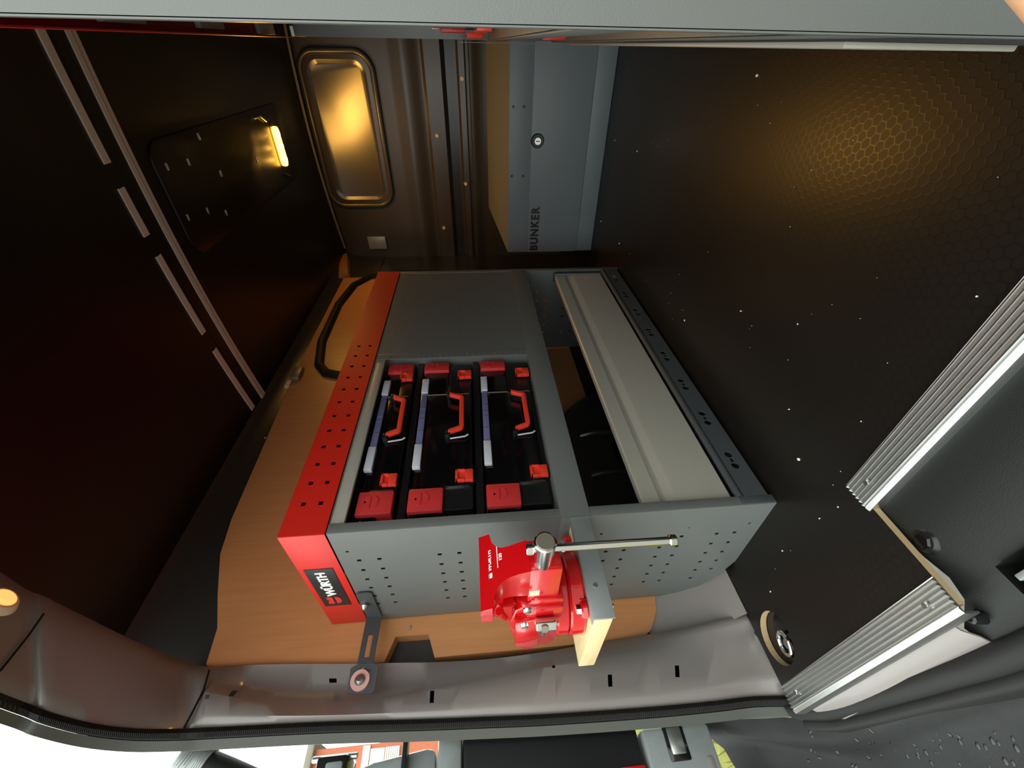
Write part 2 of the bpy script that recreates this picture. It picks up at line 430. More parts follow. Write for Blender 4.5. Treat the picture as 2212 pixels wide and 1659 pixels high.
# slightly dished inset panel
mbp = MB(); k = len(inner); cx, cz = -.3525, .5775
mbp.add([(x,YB-.006,z) for x,z in wfr]+[(x,YB-.010,z) for x,z in inner]+[(cx+(x-cx)*.95,YB-.004,cz+(z-cz)*.91) for x,z in inner], [[i,(i+1)%k,k+(i+1)%k,k+i] for i in range(k)]+[[k+i,k+(i+1)%k,2*k+(i+1)%k,2*k+i] for i in range(k)]+[[2*k+i for i in range(k)]])
mbp.build('inset_panel','bulkhead_panel',bh,angle=20)
for px,py in ((998,170),(944,293),(1006,397),(959,492)):
    p = hit(px,py,1,YB-.014); MB().cyl((p.x,YB+.004,p.z),(p.x,YB-.020,p.z),.010,.008,12).build('bulkhead_screw','cream',bh)
p = hit(815,525,1,YB-.01); MB().box(p.x-.035,p.x+.035,YB-.012,YB+.002,p.z-.05,p.z+.05,b=.004).build('blanking_plate','zinc',bh)
# pale seam strip where bulkhead meets ceiling
tag(MB().tube([(x,2.36,ceil_z(x)-.012) for x in [-.90+i*.1 for i in range(13)]], .007, 8).build('trim_4','alu_dark'), kind='structure')
tag(MB().tube([hit(742,528,0,-.955),hit(743,560,0,-.95),hit(744,600,0,-.945)], .03, 8).build('trim_5','laminate'), kind='structure')

# --- rear door frame: pillar at the left, header above (lofted pressed steel)
def crv(pts, ext):
    out = []
    for (px,py,ax_,v) in pts: out.append(hit(px,py,ax_,v))
    out = [Vector(e) for e in ext]+out
    return out
def smooth(pts, sub=4):
    out = []; n = len(pts)
    for i in range(n-1):
        p0,p1,p2,p3 = pts[max(i-1,0)],pts[i],pts[i+1],pts[min(i+2,n-1)]
        for k in range(sub):
            t = k/sub; out.append(.5*((2*p1)+(p2-p0)*t+(2*p0-5*p1+4*p2-p3)*t*t+(3*p1-p0-3*p2+p3)*t**3))
    out.append(pts[-1]); return out
XS = [0,100,200,300,400,450,550,650,750,850,950,1050,1150,1250,1350,1450,1550,1625]
def zx(px, zs, X):      # high stations follow height, the rest a plane across the van
    return (2, zs[px]) if px in zs else (0, X)
FOOT = iter([(-.858,.312),(-.90,.315),(-.857,.290),(-.856,.262),(-.855,.195),(-.866,.168)])
def curve(ys, zs, X, ext):
    Xf = X if callable(X) else (lambda p: X)
    f = next(FOOT)
    return smooth(crv([(px,py)+zx(px,zs,Xf(px)) for px,py in zip(XS,ys)], ext)+[Vector((f[0],f[1],-.513))])
c0 = curve([1235,1290,1340,1388,1428,1440,1436,1434,1434,1432,1430,1424,1412,1395,1378,1362,1340,1320], {0:.725,100:.705,200:.675,300:.635,400:.587}, lambda p: -.925+max(0,p-1350)/275*.064, [(.37,.42,.775),(-.2,.41,.765)])
c0b = curve([1236,1291,1342,1390,1430,1442,1438,1436,1436,1434,1432,1426,1414,1397,1380,1364,1342,1322], {0:.735,100:.715,200:.685,300:.645,400:.595}, lambda p: -.955+max(0,p-1350)/275*.06, [(.37,.43,.79),(-.2,.42,.78)])
c1 = curve([1290,1340,1385,1425,1458,1468,1485,1500,1497,1484,1466,1446,1428,1410,1394,1380,1360,1342], {0:.713,100:.690,200:.660,300:.620,400:.570}, lambda p: (-.932 if 500 < p < 900 else -.926 if 900 < p < 1200 else -.912)+max(0,p-1350)/275*.052, [(.37,.37,.755),(-.2,.36,.745)])
c2 = curve([1340,1385,1428,1465,1490,1496,1514,1524,1518,1504,1486,1466,1446,1428,1412,1400,1384,1368], {0:.70,100:.677,200:.645,300:.605,400:.552}, lambda p: -.884, [(.37,.33,.742),(-.2,.32,.732)])
c3 = curve([1440,1485,1520,1540,1545,1545,1546,1546,1544,1540,1536,1530,1524,1516,1508,1496,1478,1455], {0:.683,100:.660,200:.625,300:.577,400:.517}, -.866, [(.37,.275,.722),(-.2,.265,.712)])
c4 = curve([1495,1535,1562,1574,1574,1572,1567,1562,1558,1556,1553,1549,1545,1539,1532,1524,1514,1505], {0:.672,100:.648,200:.612,300:.563,400:.502}, -.875, [(.37,.24,.70),(-.2,.232,.695)])
c5 = [p+Vector((-.012,-.006,.004)) for p in c4]
c6 = [p+Vector((-.06,.0,.02)) for p in c4]
pil = MB().loft([c0b,c0,c1,c2,c3,c4,c5,c6]).build('wall_rear', 'van_paint', angle=80); tag(pil, kind='structure')
def frame_at(px, curveA, curveB, t):
    pass
# punched slots in the pillar
from mathutils.bvhtree import BVHTree
bpy.context.view_layer.update()
PT = BVHTree.FromPolygons([v.co+pil.location-Vector((0,0,Z0)) for v in pil.data.vertices], [p.vertices[:] for p in pil.data.polygons])
def slot(px,py,w_,h_,X,name='punched_slot'):
    rc = PT.ray_cast(Vector((0,0,0)), hit(px,py,0,-1).normalized())[0]
    if rc: X = rc.x+.0004
    a = hit(px-w_/2,py-h_/2,0,X); b2 = hit(px+w_/2,py-h_/2,0,X); c = hit(px+w_/2,py+h_/2,0,X); d = hit(px-w_/2,py+h_/2,0,X)
    cut_hole(pil, [a,b2,c,d], .012)
for (px,py,w_,h_,X) in ((933,1505,9,30,-.8775),(1318,1470,9,28,-.8715),(1463,1450,9,27,-.8715),(719,1470,16,9,-.922),(503,1498,10,20,-.880),(447,1505,10,10,-.8765),(1196,1440,6,6,-.889)): slot(px,py,w_,h_,X)
# weld seam across the pillar
p0,p1,p2,p3 = hit(452,1448,0,-.914),hit(440,1490,0,-.888),hit(420,1530,0,-.873),hit(398,1572,0,-.864)
MB().tube([p0,p1,p2,p3], .0018, 6).build('panel_seam','rubber',pil)
MB().tube([hit(95,1325,2,.690),hit(60,1375,2,.688),hit(0,1450,2,.678)], .0014, 6).build('panel_seam','rubber',pil)
# ribbed rubber door seal following the frame
def offs(c, dx, dy, dz): return [p+Vector((dx,dy,dz)) for p in c]
tail = [Vector(p) for p in ((-.868,.150,FZ-.005),(-.840,.142,-.530),(-.78,.136,-.545),(-.70,.130,-.550),(-.60,.122,-.552),(-.48,.114,-.552),(-.2,.112,-.552),(.37,.112,-.552))]
s_in = offs(c4,.003,-.0005,0)+offs(smooth(tail),.0,.010,.006)
s_mid = offs(c4,.0065,-.007,0)+offs(smooth(tail),.0,.004,.010)
s_out = offs(c4,.002,-.0135,0)+offs(smooth(tail),.0,-.010,.006)
s_lo = offs(c4,-.010,-.0135,.002)+offs(smooth(tail),0,-.016,-.010)
seal = MB().loft([s_in,s_mid,s_out,s_lo]).build('trim_6','rubber',angle=80); tag(seal, kind='structure')
rb = MB()
for i in range(6, len(c4)-1):
    for k in range(6):
        t = k/6; a = c4[i].lerp(c4[i+1],t)
        rb.tube([a+Vector((.004,-.001,0)),a+Vector((.0072,-.007,0)),a+Vector((.003,-.0132,0))], .0010, 5)
rbo = rb.build('seal_ribs','rubber',seal); rbo['kind'] = 'stuff'
# outer lip of the body behind the seal
lip = MB().loft([offs(c4,-.003,-.0145,.0), offs(c4,-.004,-.0275,.001), offs(c4,-.03,-.0225,.008), offs(c4,-.10,-.009,.03)]).build('trim_7','rubber_grey',angle=80); tag(lip, kind='structure')
st = smooth(tail)
tag(MB().loft([offs(st,0,-.016,-.010), offs(st,0,-.024,-.008), offs(st,0,-.030,-.016), offs(st,0,-.034,-.05)]).build('trim_13','rubber',angle=80), kind='structure')

# --- step: ribbed aluminium nosings, grey painted sill, black plastic sill cover
def nosing(name, x0, x1, y0, y1):
    pr = [(y1,FZ),(y1,FZ+.0015)]; nr = 6; w_ = (y1-y0-.008)/nr
    for i in range(nr):
        a = y1-.001-i*w_; pr += [(a,FZ+.0012),(a-w_*.28,FZ+.0046),(a-w_*.55,FZ+.0046),(a-w_*.85,FZ+.0012)]
    pr += [(y0+.006,FZ+.003),(y0+.001,FZ+.001),(y0,FZ-.004),(y0,FZ-.016),(y0+.002,FZ-.016),(y0+.003,FZ)]
    o = MB().prism(pr, 0, x0, x1).build(name, 'alu_strip', angle=25); tag(o, kind='structure'); return o
n1 = nosing('trim_8', -.462, .37, .268, .311)
n2 = nosing('trim_9', -.850, -.455, .140, .180)
for par,px,py in ((n1,1873,1043),(n2,2000,1308),(n2,1720,1496)):
    p = hit(px,py,2,FZ+.003); MB().cyl((p.x,p.y,FZ+.002),(p.x,p.y,FZ+.0055),.0042,.0032,12).build('screw','bolt',par)
sp = [(.165,-.514),(.150,-.516),(.138,-.524),(.130,-.540),(.122,-.549)]
tag(MB().loft([[(x,y,z) for y,z in sp] for x in (-.88,-.7,-.55,-.50)]).build('trim_10','van_paint',thick=.002), kind='structure')
sp2 = [(.300,-.5085),(.262,-.509),(.235,-.511),(.205,-.515),(.180,-.523),(.160,-.530),(.143,-.541),(.128,-.548),(.110,-.552)]
sill = MB().loft([[(x-(.048*min(1,max(0,(.165-y)/.022)) if x < -.45 else 0),y,z) for y,z in sp2] for x in (-.462,-.43,-.40,-.3,-.1,.37)]).build('trim_11','sill_plastic',thick=.003,angle=60); tag(sill, kind='structure')
p = hit(2000,1168,2,-.515)
MB().cyl((p.x,p.y,-.524),(p.x,p.y,-.511),.017,.015,24,cap=.003).build('sill_plug','black_plastic',sill)
MB().cyl((p.x,p.y,-.512),(p.x,p.y,-.5085),.010,.008,6).build('plug_recess','black_gloss',sill)
p = hit(2090,1337,2,-.52); MB().cyl((p.x,p.y,-.54),(p.x,p.y,-.522),.007,.0055,16,cap=.002).build('sill_screw','black_plastic',sill)
p = hit(2200,1235,2,-.515); lx0,lx1,ly0,ly1 = p.x-.018,p.x+.03,p.y-.014,p.y+.014
cut_hole(sill, [(lx0,ly0,-.523),(lx1,ly0,-.523),(lx1,ly1,-.523),(lx0,ly1,-.523)], .02)
MB().add([(x,y,z) for z in (-.520,-.575) for x,y in ((lx0,ly0),(lx1,ly0),(lx1,ly1),(lx0,ly1))],[[0,1,5,4],[1,2,6,5],[2,3,7,6],[3,0,4,7],[4,5,6,7]]).build('latch_opening','sill_plastic',sill,smooth=False)
box('latch_striker','zinc',sill,p.x-.002,p.x+.03,p.y-.008,p.y-.002,-.53,-.509,b=.001)
# bumper cover below the sill
bpf = [(.135,-.560),(.112,-.566),(.100,-.575),(.092,-.595),(.075,-.612),(.04,-.622),(-.02,-.628),(-.08,-.640),(-.11,-.68)]
rows = []
for x,kx in ((-1.06,.165),(-1.0,.135),(-.965,.095),(-.93,.045),(-.90,.015),(-.86,0),(-.7,0),(-.5,0),(-.2,0),(.37,0)): rows.append([(x,y+kx*.38,z+kx) for y,z in bpf])
bump = MB().loft(rows).build('trim_12','bumper',thick=.004,angle=80); tag(bump, kind='structure')
wd = MB(); random.seed(3)
BT = BVHTree.FromPolygons([v.co+bump.location-Vector((0,0,Z0)) for v in bump.data.vertices], [p.vertices[:] for p in bump.data.polygons])
for i in range(48):
    px, py = random.uniform(1740,2205), random.uniform(1575,1656)
    co, no, _, _ = BT.ray_cast(Vector((0,0,0)), hit(px,py,0,-1).normalized())
    if co is None: continue
    if no.dot(co) > 0: no = -no
    r = random.uniform(.0012,.0034); t1 = no.orthogonal().normalized(); t2 = no.cross(t1)
    bm = bmesh.new(); bmesh.ops.create_uvsphere(bm,u_segments=8,v_segments=5,radius=1)
    for q in bm.verts: q.co = co+t1*(q.co.x*r*1.4)+t2*(q.co.y*r*.9)+no*(q.co.z*r*.45)
    wd.bm_add(bm)
tag(wd.build('rain_drops','water'), 'small rain drops lying on the dark plastic bumper cover', 'water drops', kind='stuff')

# ================================================================== LEFT RACK
XF, XBk, YN, YR = -.600, -.932, .378, 1.352
ZT, ZS = .326, .2525
rk = thing('shelving_rack', (-.766,.865,FZ), 'grey steel van shelving rack with red top edge holding three stacked cases, against wood lining', 'shelving')
hx = [-.689-.034*k for k in range(6)]
hz = [.220,.186,.083,.049,-.054,-.088,-.218,-.252,-.320,-.354,-.421,-.455]
rects = [(x,z,.0072,.0072) for x in hx for z in hz if not (z < -.44 and x < -.83)]
rounds = [(-.658,.233,.003),(-.661,-.473,.003),(-.661,-.200,.003),(-.661,-.36,.002)]
cuts = [((-.800,0,FZ),Vector((-.30,0,-1)).normalized()),((-.84,0,-.487),Vector((-.55,0,-1)).normalized()),((-.90,0,-.452),Vector((-1,0,-1)).normalized()),((-.930,0,-.415),Vector((-1,0,-.45)).normalized())]
# the sheet is folded: front flange + perforated face
def side(y, s, nm):
    o = perf(XBk,XF,FZ,ZS, lambda u,v: (u,y,v), rects, rounds, (0,.0015*s,0), cuts).build(nm,'grey',rk,smooth=False)
    return o
sn = side(YN, 1, 'side_panel'); sn['label'] = 'perforated grey side panel'
MB().box(XF-.0015,XF+.0003,YN,YN+.017,FZ,ZS,b=.0006).build('front_flange','grey',sn)
MB().box(XBk,XBk+.0015,YN,YN+.02,-.38,ZS,b=.0004).build('rear_flange','grey',sn)
sf = side(YR, -1, 'side_panel')
MB().box(XF-.0015,XF+.0003,YR-.017,YR,FZ,ZS,b=.0006).build('front_flange','grey',sf)
# red top cover: front strip with square holes, end covers, top
rz = [.303,.275]; ry = [.436+.0427*k for k in range(12)]
rt = perf(YN-.001,YR+.001,ZS+.0015,ZT, lambda u,v: (XF+.001,u,v), [(y,z,.008,.0075) for y in ry for z in rz], (), (-.0015,0,0)).build('top_front_strip','red',rk,smooth=False); rt['label'] = 'bright red front strip with square holes'
re = MB().box(XBk,XF+.0005,YN-.002,YN-.0004,ZS+.0015,ZT,b=.0006).build('top_end_cover','red',rk); re['label'] = 'red end cover with maker\'s badge'
MB().box(XBk,XF+.0005,YR,YR+.0016,ZS+.0015,ZT,b=.0006).build('top_end_cover','red',rk)
MB().box(XBk,XF-.002,YN,YR,ZT-.0016,ZT-.0002,b=.0004).build('top_sheet','red',rk)
MB().box(XBk,XF-.002,YN+.002,YR-.002,ZS-.001,ZS+.0008,b=.0003).build('top_liner','grey',rk)
bd = MB().box(-.845,-.7025,YN-.0034,YN-.002,.2675,.3165,b=.0005).build('badge','badge',re); bd['label'] = 'black badge reading WÜRTH'
text_mb('WÜRTH',1,(-.803,YN-.0034,.2835),(1,0,0),(0,0,1),.0006,bold=.035,spacing=.92,fit=(.089,.0215)).build('badge_lettering','white',re,smooth=False)
emblem('badge_emblem','red_plastic',re,(-.820,YN-.0034,.2925),(1,0,0),(0,0,1),.026)
# brushed strip under the red edge, only over the case bay
box('brushed_strip','alu',rk,XF-.010,XF-.003,.397,.860,.2295,.2520,b=.0008)['label'] = 'brushed aluminium strip'
box('strip_end','alu_strip',rk,XF-.011,XF-.002,.393,.397,.2295,.2520,b=.0006)
# divider between the two bays with a row of round holes on its front flange
dv = perf(-.138,.2500,.846,.8655, lambda u,v: (XF-.0005,v,u), (), [(.2175-.0135*i,.8545,.0034) for i in range(26)], (-.0015,0,0)).build('bay_divider','grey',rk,smooth=False)
MB().box(XBk,XF-.002,.8635,.865,-.125,ZS-.002,b=.0003).build('divider_sheet','grey',dv)
MB().box(XF-.012,XF-.0005,.8655,.8685,-.122,.250,b=.0006).build('divider_edge','grey',dv)
# closed far bay: flat front with rows of dimples
h2 = []
for z in (.218,.184,.081,.047,-.053,-.087):
    for k in range(8): h2.append((.968+.034*k, z, .0022))
fb = perf(.8700,1.336,-.1225,.2505, lambda u,v: (XF-.001,u,v), (), h2, (-.0015,0,0)).build('bay_front','grey',rk,smooth=False); fb['label'] = 'closed dark grey front of the far bay with small holes'
# mid shelf and its front rail, wrapping the corner
mr_ = MB().box(XF-.0014,XF+.0012,YN-.0006,YR,-.1725,-.1225,b=.0008).build('mid_rail','grey',rk)
box('rail_return','grey',mr_,XF-.085,XF+.0012,YN-.0022,YN-.0005,-.1725,-.1225,b=.0006)
box('shelf_board','grey',rk,XBk,XF-.002,YN+.002,YR-.002,-.128,-.1235,b=.0006)
box('shelf_underside','grey',rk,XBk,XF-.002,YN+.002,YR-.002,-.172,-.169,b=.0006)
# aluminium flap, stepped
fpz = [(-.626,-.272),(-.6155,-.2725),(-.612,-.275),(-.612,-.304),(-.616,-.311),(-.6165,-.317),(-.610,-.331),(-.609,-.335),(-.609,-.430),(-.612,-.4325),(-.616,-.4325),(-.616,-.338),(-.622,-.318),(-.622,-.309),(-.617,-.302),(-.617,-.278),(-.626,-.277)]
fp = MB().prism(fpz, 1, .398, 1.322).build('aluminium_flap','alu',rk,angle=28); fp['label'] = 'long brushed aluminium flap with a folded step'
box('flap_end_cap','grey_dark',rk,-.628,-.607,.391,.398,-.434,-.271,b=.002)
box('flap_hinge_bracket','grey_dark',rk,-.64,-.607,1.322,1.336,-.434,-.271,b=.002)
# base rail with keyhole slots
ky = [.474,.588,.700,.813,.925,1.035,1.146,1.264]
ks = [(y+dy,-.4665,.0075) for y in ky for dy in (-.0135,.0135)]
br_ = perf(.394,1.340,-.4895,-.4475, lambda u,v: (XF+.0008,u,v), [(y,-.4665,.0105,.006) for y in ky], ks, (-.002,0,0)).build('base_rail','grey_dark',rk,smooth=False); br_['label'] = 'dark base rail with keyhole slots'
MB().tube([(XF-.0045,.394,-.4415),(XF-.0045,.867,-.4415),(XF-.0045,1.340,-.4415)], .0065, 14).build('rolled_edge','grey_dark',br_)
box('base_return','grey_dark',br_,XF-.16,XF-.001,.394,1.34,-.4925,-.4895,b=.0006)
box('near_base_cover','grey_dark',br_,XF-.03,XF+.001,YN+.001,.394,FZ,-.436,b=.001)
box('wood_offcut','pine',rk,XF-.012,XF-.006,1.285,1.334,-.486,-.45)
# perforated lower kick plate inside the far end + back bar
for k,(px,py) in enumerate(((1150,700),)): pass

# mounting strap from rack to door pillar
sb = thing('mounting_strap', (-.86,.32,.2), 'dark grey slotted steel strap bolting the rack end to the door pillar', 'bracket')
pl = [hit(752,1448,0,-.884),hit(818,1440,0,-.884),hit(812,1492,0,-.884),hit(748,1500,0,-.884)]
A = [Vector((-.803,YN-.0035,.250)),Vector((-.803,YN-.0035,.221)),Vector((-.905,YN-.0045,.221)),Vector((-.905,YN-.0045,.250))]
mb = MB().prism([(-.803,.250),(-.800,.245),(-.800,.226),(-.803,.221),(-.905,.221),(-.905,.250)],1,YN-.005,YN-.0025)
mb.build('strap_foot','grey_dark',sb,smooth=False)
# sloping arm with an open slot, built as a frame of bars between foot and plate
f0, f1 = Vector((-.905,YN-.0045,.251)), Vector((-.905,YN-.0045,.2205))
e0, e1 = hit(771,1437,0,-.884), hit(806,1434,0,-.884)
def quadbar(mb, a, b2, c, d, t):
    nn = (b2-a).cross(d-a).normalized()*t; q = [a,b2,c,d]
    mb.add(q+[p+nn for p in q], [[0,1,2,3],[7,6,5,4],[0,1,5,4],[1,2,6,5],[2,3,7,6],[3,0,4,7]])
def ip(t, s): return f0.lerp(e0,t).lerp(f1.lerp(e1,t),s)
am = MB(); T = .0025
quadbar(am, ip(0,0),ip(0,1),ip(.40,1),ip(.40,0),T); quadbar(am, ip(.40,0),ip(.40,.34),ip(.86,.34),ip(.86,0),T)
quadbar(am, ip(.40,.66),ip(.40,1),ip(.86,1),ip(.86,.66),T); quadbar(am, ip(.86,0),ip(.86,1),ip(1,1),ip(1,0),T)
am.build('strap_arm','grey_dark',sb,smooth=False)
pl = [hit(770,1436,0,-.884),hit(807,1433,0,-.884),hit(817,1443,0,-.884),hit(809,1492,0,-.884),hit(803,1498,0,-.884),hit(750,1499,0,-.884),hit(757,1444,0,-.884)]
nn = (pl[1]-pl[0]).cross(pl[4]-pl[0]).normalized(); nn = nn if nn.x > 0 else -nn
mbq = MB(); k = len(pl); mbq.add(pl+[p-nn*.003 for p in pl],[list(range(k)),[k+i for i in range(k)][::-1]]+[[i,(i+1)%k,k+(i+1)%k,k+i] for i in range(k)])
pp = mbq.build('strap_plate','grey_dark',sb,smooth=False)
for (a,b2,c,d) in (((765,1450),(772,1448),(768,1482),(761,1484)),((796,1448),(803,1447),(799,1480),(792,1481)),((780,1440),(788,1439),(786,1450),(778,1451))):
    cut_hole(pp, [hit(x,y,0,-.884) for x,y in (a,b2,c,d)], .006)
c = hit(778,1470,0,-.8830)
MB().cyl(c-nn*.001,c+nn*.003,.0165,.0165,28).build('washer','pink_washer',sb)
MB().cyl(c+nn*.003,c+nn*.011,.0092,.0062,20,cap=.002).build('bolt_head','steel',sb)
cb = Vector((-.845,YN-.004,.2415)); MB().cyl(cb,cb+Vector((0,-.003,0)),.0105,.0105,24).build('washer','steel',sb)
MB().cyl(cb+Vector((0,-.003,0)),cb+Vector((0,-.012,0)),.0075,.0045,18,cap=.002).build('bolt_head','steel',sb)

# ================================================================== STORAGE CASES
def make_case(zt, zb, label, zblk, zl, zh):
    XC = -.618
    t = thing('storage_case', (-.76,.632,zb), label, 'storage case', 'stacked storage cases in the left rack')
    zl0, zl1 = zl; H = zblk
    body = box('case_body','black_plastic',t,-.905,XC-.006,.422,.843,zb,(zt+zb)/2-.004,b=.003)
    box('case_lid','black_gloss',t,-.905,XC-.006,.414,.850,(zt+zb)/2-.004,zt-.004,b=.003)['label'] = 'glossy smoked lid'
    box('front_panel','black_gloss',t,XC-.008,XC-.001,.470,.724,zb+.004,zt-.018,b=.002)
    box('panel_edge','steel',t,XC-.006,XC,.4675,.4690,zb+.006,zt-.064 if zt-zb > .08 else zt-.02,b=.0003)
    box('panel_edge','alu_dark',t,XC-.006,XC,.7240,.7252,zb+.006,zt-.004,b=.0003)
    for (y0,y1) in ((.4185,.4665),(.812,.846)):
        blk = box('corner_block','red_plastic',t,XC-.045,XC+.002,y0,y1,H,H+.061,b=.003)
        emblem('embossed_mark','red_plastic',blk,(XC+.0018,(y0+y1)/2,H+.036),(0,1,0),(0,0,1),.024,.0018)
    for (y0,y1) in ((.476,.502),(.780,.806)):
        la = box('latch','orange_red',t,XC-.004,XC+.005,y0,y1,zl0-.004,zl0+.011,b=.0015)
        for q in ((y0,y0+.004,zl0+.011,zl1),(y1-.004,y1,zl0+.011,zl1),(y0,y1,zl1-.005,zl1)):
            box('latch_hoop','orange_red',la,XC-.004,XC+.006,q[0],q[1],q[2],q[3],b=.001)
        box('latch_pocket','orange_red',la,XC-.003,XC+.001,y0+.004,y1-.004,zl0+.011,zl1-.005,b=0)
    # label rail
    for (y0,y1) in ((.514,.572),(.729,.779)): box('label_holder','clear_grey',t,XC-.006,XC+.004,y0,y1,zt-.017,zt-.002,b=.0012)
    lr = box('label_rail','clear_violet',t,XC-.006,XC+.001,.572,.729,zt-.016,zt-.003,b=.001)
    for yy in (.61,.645,.66,.68): box('rail_tick','steel',lr,XC+.0008,XC+.0018,yy,yy+.0012,zt-.014,zt-.006,b=0)
    # bail handle: two lugs, angled arms and a flat grip
    z0, z1 = zh
    hp = [(.589,z0),(.600,z1+.004),(.606,z1),(.696,z1),(.702,z1+.004),(.713,z0)]
    hn = [(.705,z0),(.695,z1+.0085),(.690,z1+.0095),(.612,z1+.0095),(.607,z1+.0085),(.597,z0)]
    MB().prism(hp+hn,0,XC+.006,XC+.016,b=.0012).build('handle','orange_red',t,smooth=True)['label'] = 'orange-red carrying handle'
    for y0 in (.586,.708): box('handle_lug','black_plastic',t,XC-.004,XC+.014,y0-.003,y0+.010,z0-.004,z0+.006,b=.0015)
    MB().tube([(XC+.003,.583,z0-.004),(XC+.005,.585,z1-.002),(XC+.005,.59,z1-.008)], .0016, 8).build('lug_rib','clear_grey',t)
    return t
make_case(.2255,.158,'slim storage case on top of the stack under the brushed aluminium strip',.1605,(.163,.188),(.192,.163))
make_case(.1365,.021,'deep storage case in the middle of the stack of three',.0740,(.024,.053),(.069,.037))
make_case(.0005,-.1185,'deep storage case at the bottom of the stack, resting just above the grey mid rail',-.0635,(-.115,-.086),(-.068,-.100))
for zz, nm in ((.155,0),(.018,1)): box('case_runner','black_plastic',rk,-.90,-.63,.397,.862,zz-.0155,zz-.002,b=.001)

# ================================================================== VISE AND ITS BOARD
ZBT, ZBB = -.139, -.1665
bdm = thing('vise_board', (-.69,.30,ZBB), 'short pine board with zinc edging sticking out of the rack side under the red vise', 'board')
box('pine_block','pine',bdm,-.786,-.6035,.2195,.376,ZBB,ZBT-.0015,b=.0008)
zs = box('zinc_angle','zinc',bdm,-.6035,-.6005,.2200,.3768,ZBB-.0035,ZBT,b=.0006)
box('angle_top','zinc',zs,-.618,-.6035,.2200,.3768,ZBT-.0015,ZBT,b=.0004)
p = hit(1286,1265,0,-.6005); MB().cyl((-.602,p.y,p.z),(-.5985,p.y,p.z),.0038,.003,14).build('edge_screw','bolt',bdm)
for (x,y) in ((-.628,.246),(-.655,.352)):
    MB().cyl((x,y,ZBB+.002),(x,y,ZBB-.013),.0032,.0032,12,cap=.001).build('bolt_end','bolt',bdm)

vs_ = thing('bench_vise', (-.66,.288,ZBT), 'glossy red bench vise with chrome handle bar standing on the pine board', 'vise')
CB = (-.668,.289)
def ring(mb, z0, z1, r, b=.004, n=40): mb.cyl((CB[0],CB[1],z0),(CB[0],CB[1],z1),r,r,n,cap=b)
mb = MB(); ring(mb,ZBT,-.116,.060,.003)
for (dx,dy) in ((.040,-.043),(.016,.068),(-.062,-.018)):
    L_ = math.hypot(dx,dy); ux,uy = dx/L_,dy/L_
    c = (CB[0]+dx*1.05,CB[1]+dy*1.05); 
    mb.cyl((c[0],c[1],ZBT),(c[0],c[1],ZBT+.010),.014,.013,20,cap=.002)
    q = [(CB[0]-uy*.014,CB[1]+ux*.014),(CB[0]+uy*.014,CB[1]-ux*.014),(c[0]+uy*.014,c[1]-ux*.014),(c[0]-uy*.014,c[1]+ux*.014)]
    mb.prism(q,2,ZBT,ZBT+.010)
bs = mb.build('base','red_gloss',vs_)
for (dx,dy) in ((.040,-.043),(.016,.068)):
    c = (CB[0]+dx*1.05,CB[1]+dy*1.05); MB().cyl((c[0],c[1],ZBT+.010),(c[0],c[1],ZBT+.016),.007,.006,6).build('base_bolt','chrome',bs)
mb = MB(); ring(mb,-.1155,-.096,.0585,.003); mb.build('swivel_plate','red_gloss',vs_)
# fixed body: column, slide housing and rear jaw
YC = .2645
mb = MB()
mb.prism([(-.575,-.100),(-.725,-.100),(-.735,-.085),(-.732,-.062),(-.70,-.045),(-.69,-.030),(-.640,-.026),(-.600,-.034),(-.585,-.050),(-.572,-.06)],1,.239,.298,b=.004)
mb.prism([(YC-.032,-.100),(YC+.036,-.100),(YC+.036,-.050),(YC+.018,-.036),(YC-.014,-.036),(YC-.032,-.050)],0,-.640,-.585,b=.004)
mb.prism([(-.60,-.04),(-.66,-.04),(-.640,-.012),(-.615,.004),(-.612,.0115),(-.571,.0115),(-.571,-.012),(-.585,-.03)],1,.246,.300,b=.003)
mb.prism([(-.605,-.064),(-.700,-.070),(-.712,-.052),(-.690,-.034),(-.612,-.033)],1,.226,.240,b=.003)
fb_ = mb.build('fixed_body','red_gloss',vs_)
for px,py in ((1139,1318),(1133,1350)):
    p = hit(px,py,1,.226); MB().cyl((p.x,.228,p.z),(p.x,.2225,p.z),.0062,.0055,20,cap=.001).build('side_bolt','chrome',fb_); MB().cyl((p.x,.2228,p.z),(p.x,.2218,p.z),.003,.003,6).build('bolt_socket','alu_dark',fb_)
# serrated pipe jaw
tj = [(-.577,-.018),(-.577,-.032)]+[(-.577-.0035*i-(.0018 if i%2 else 0),-.032+(.004 if i%2 else 0)) for i in range(1,9)]+[(-.606,-.018)]
MB().prism(tj,1,.236,.262,b=0).build('pipe_jaw','red_gloss',vs_,smooth=False)
MB().tube([(-.588,.236,-.012),(-.60,.236,-.016),(-.612,.238,-.020)], .0055, 10).build('jaw_rib','red_gloss',vs_)
# moving jaw: broad top bar, deep fillets, square slide
tp = [(.049,.0115),(.049,-.003),(.043,-.0045),(.034,-.0065),(.0265,-.0115),(.0222,-.018),(.0205,-.027),(.0205,-.038),(.0210,-.052)]
prof = [(YC+a,z) for a,z in tp]+[(YC-a,z) for a,z in tp[::-1]]
def xf(z): return -.5335+.0335*min(1,max(0,(.004-z)/.052))**.8
bm = bmesh.new(); n = len(prof)
F = [bm.verts.new((xf(z),y,z)) for y,z in prof]; B = [bm.verts.new((min(-.566, xf(z)-.030),y,z)) for y,z in prof]
h_ = n//2
for i in range(h_-1):
    bm.faces.new((F[i],F[i+1],F[n-2-i],F[n-1-i])); bm.faces.new((B[i],B[n-1-i],B[n-2-i],B[i+1]))
for i in range(n): j = (i+1) % n; bm.faces.new((F[i],B[i],B[j],F[j]))
bmesh.ops.recalc_face_normals(bm, faces=bm.faces[:])
mvj = MB().bm_add(bm).build('moving_jaw','red_gloss',vs_,angle=40)
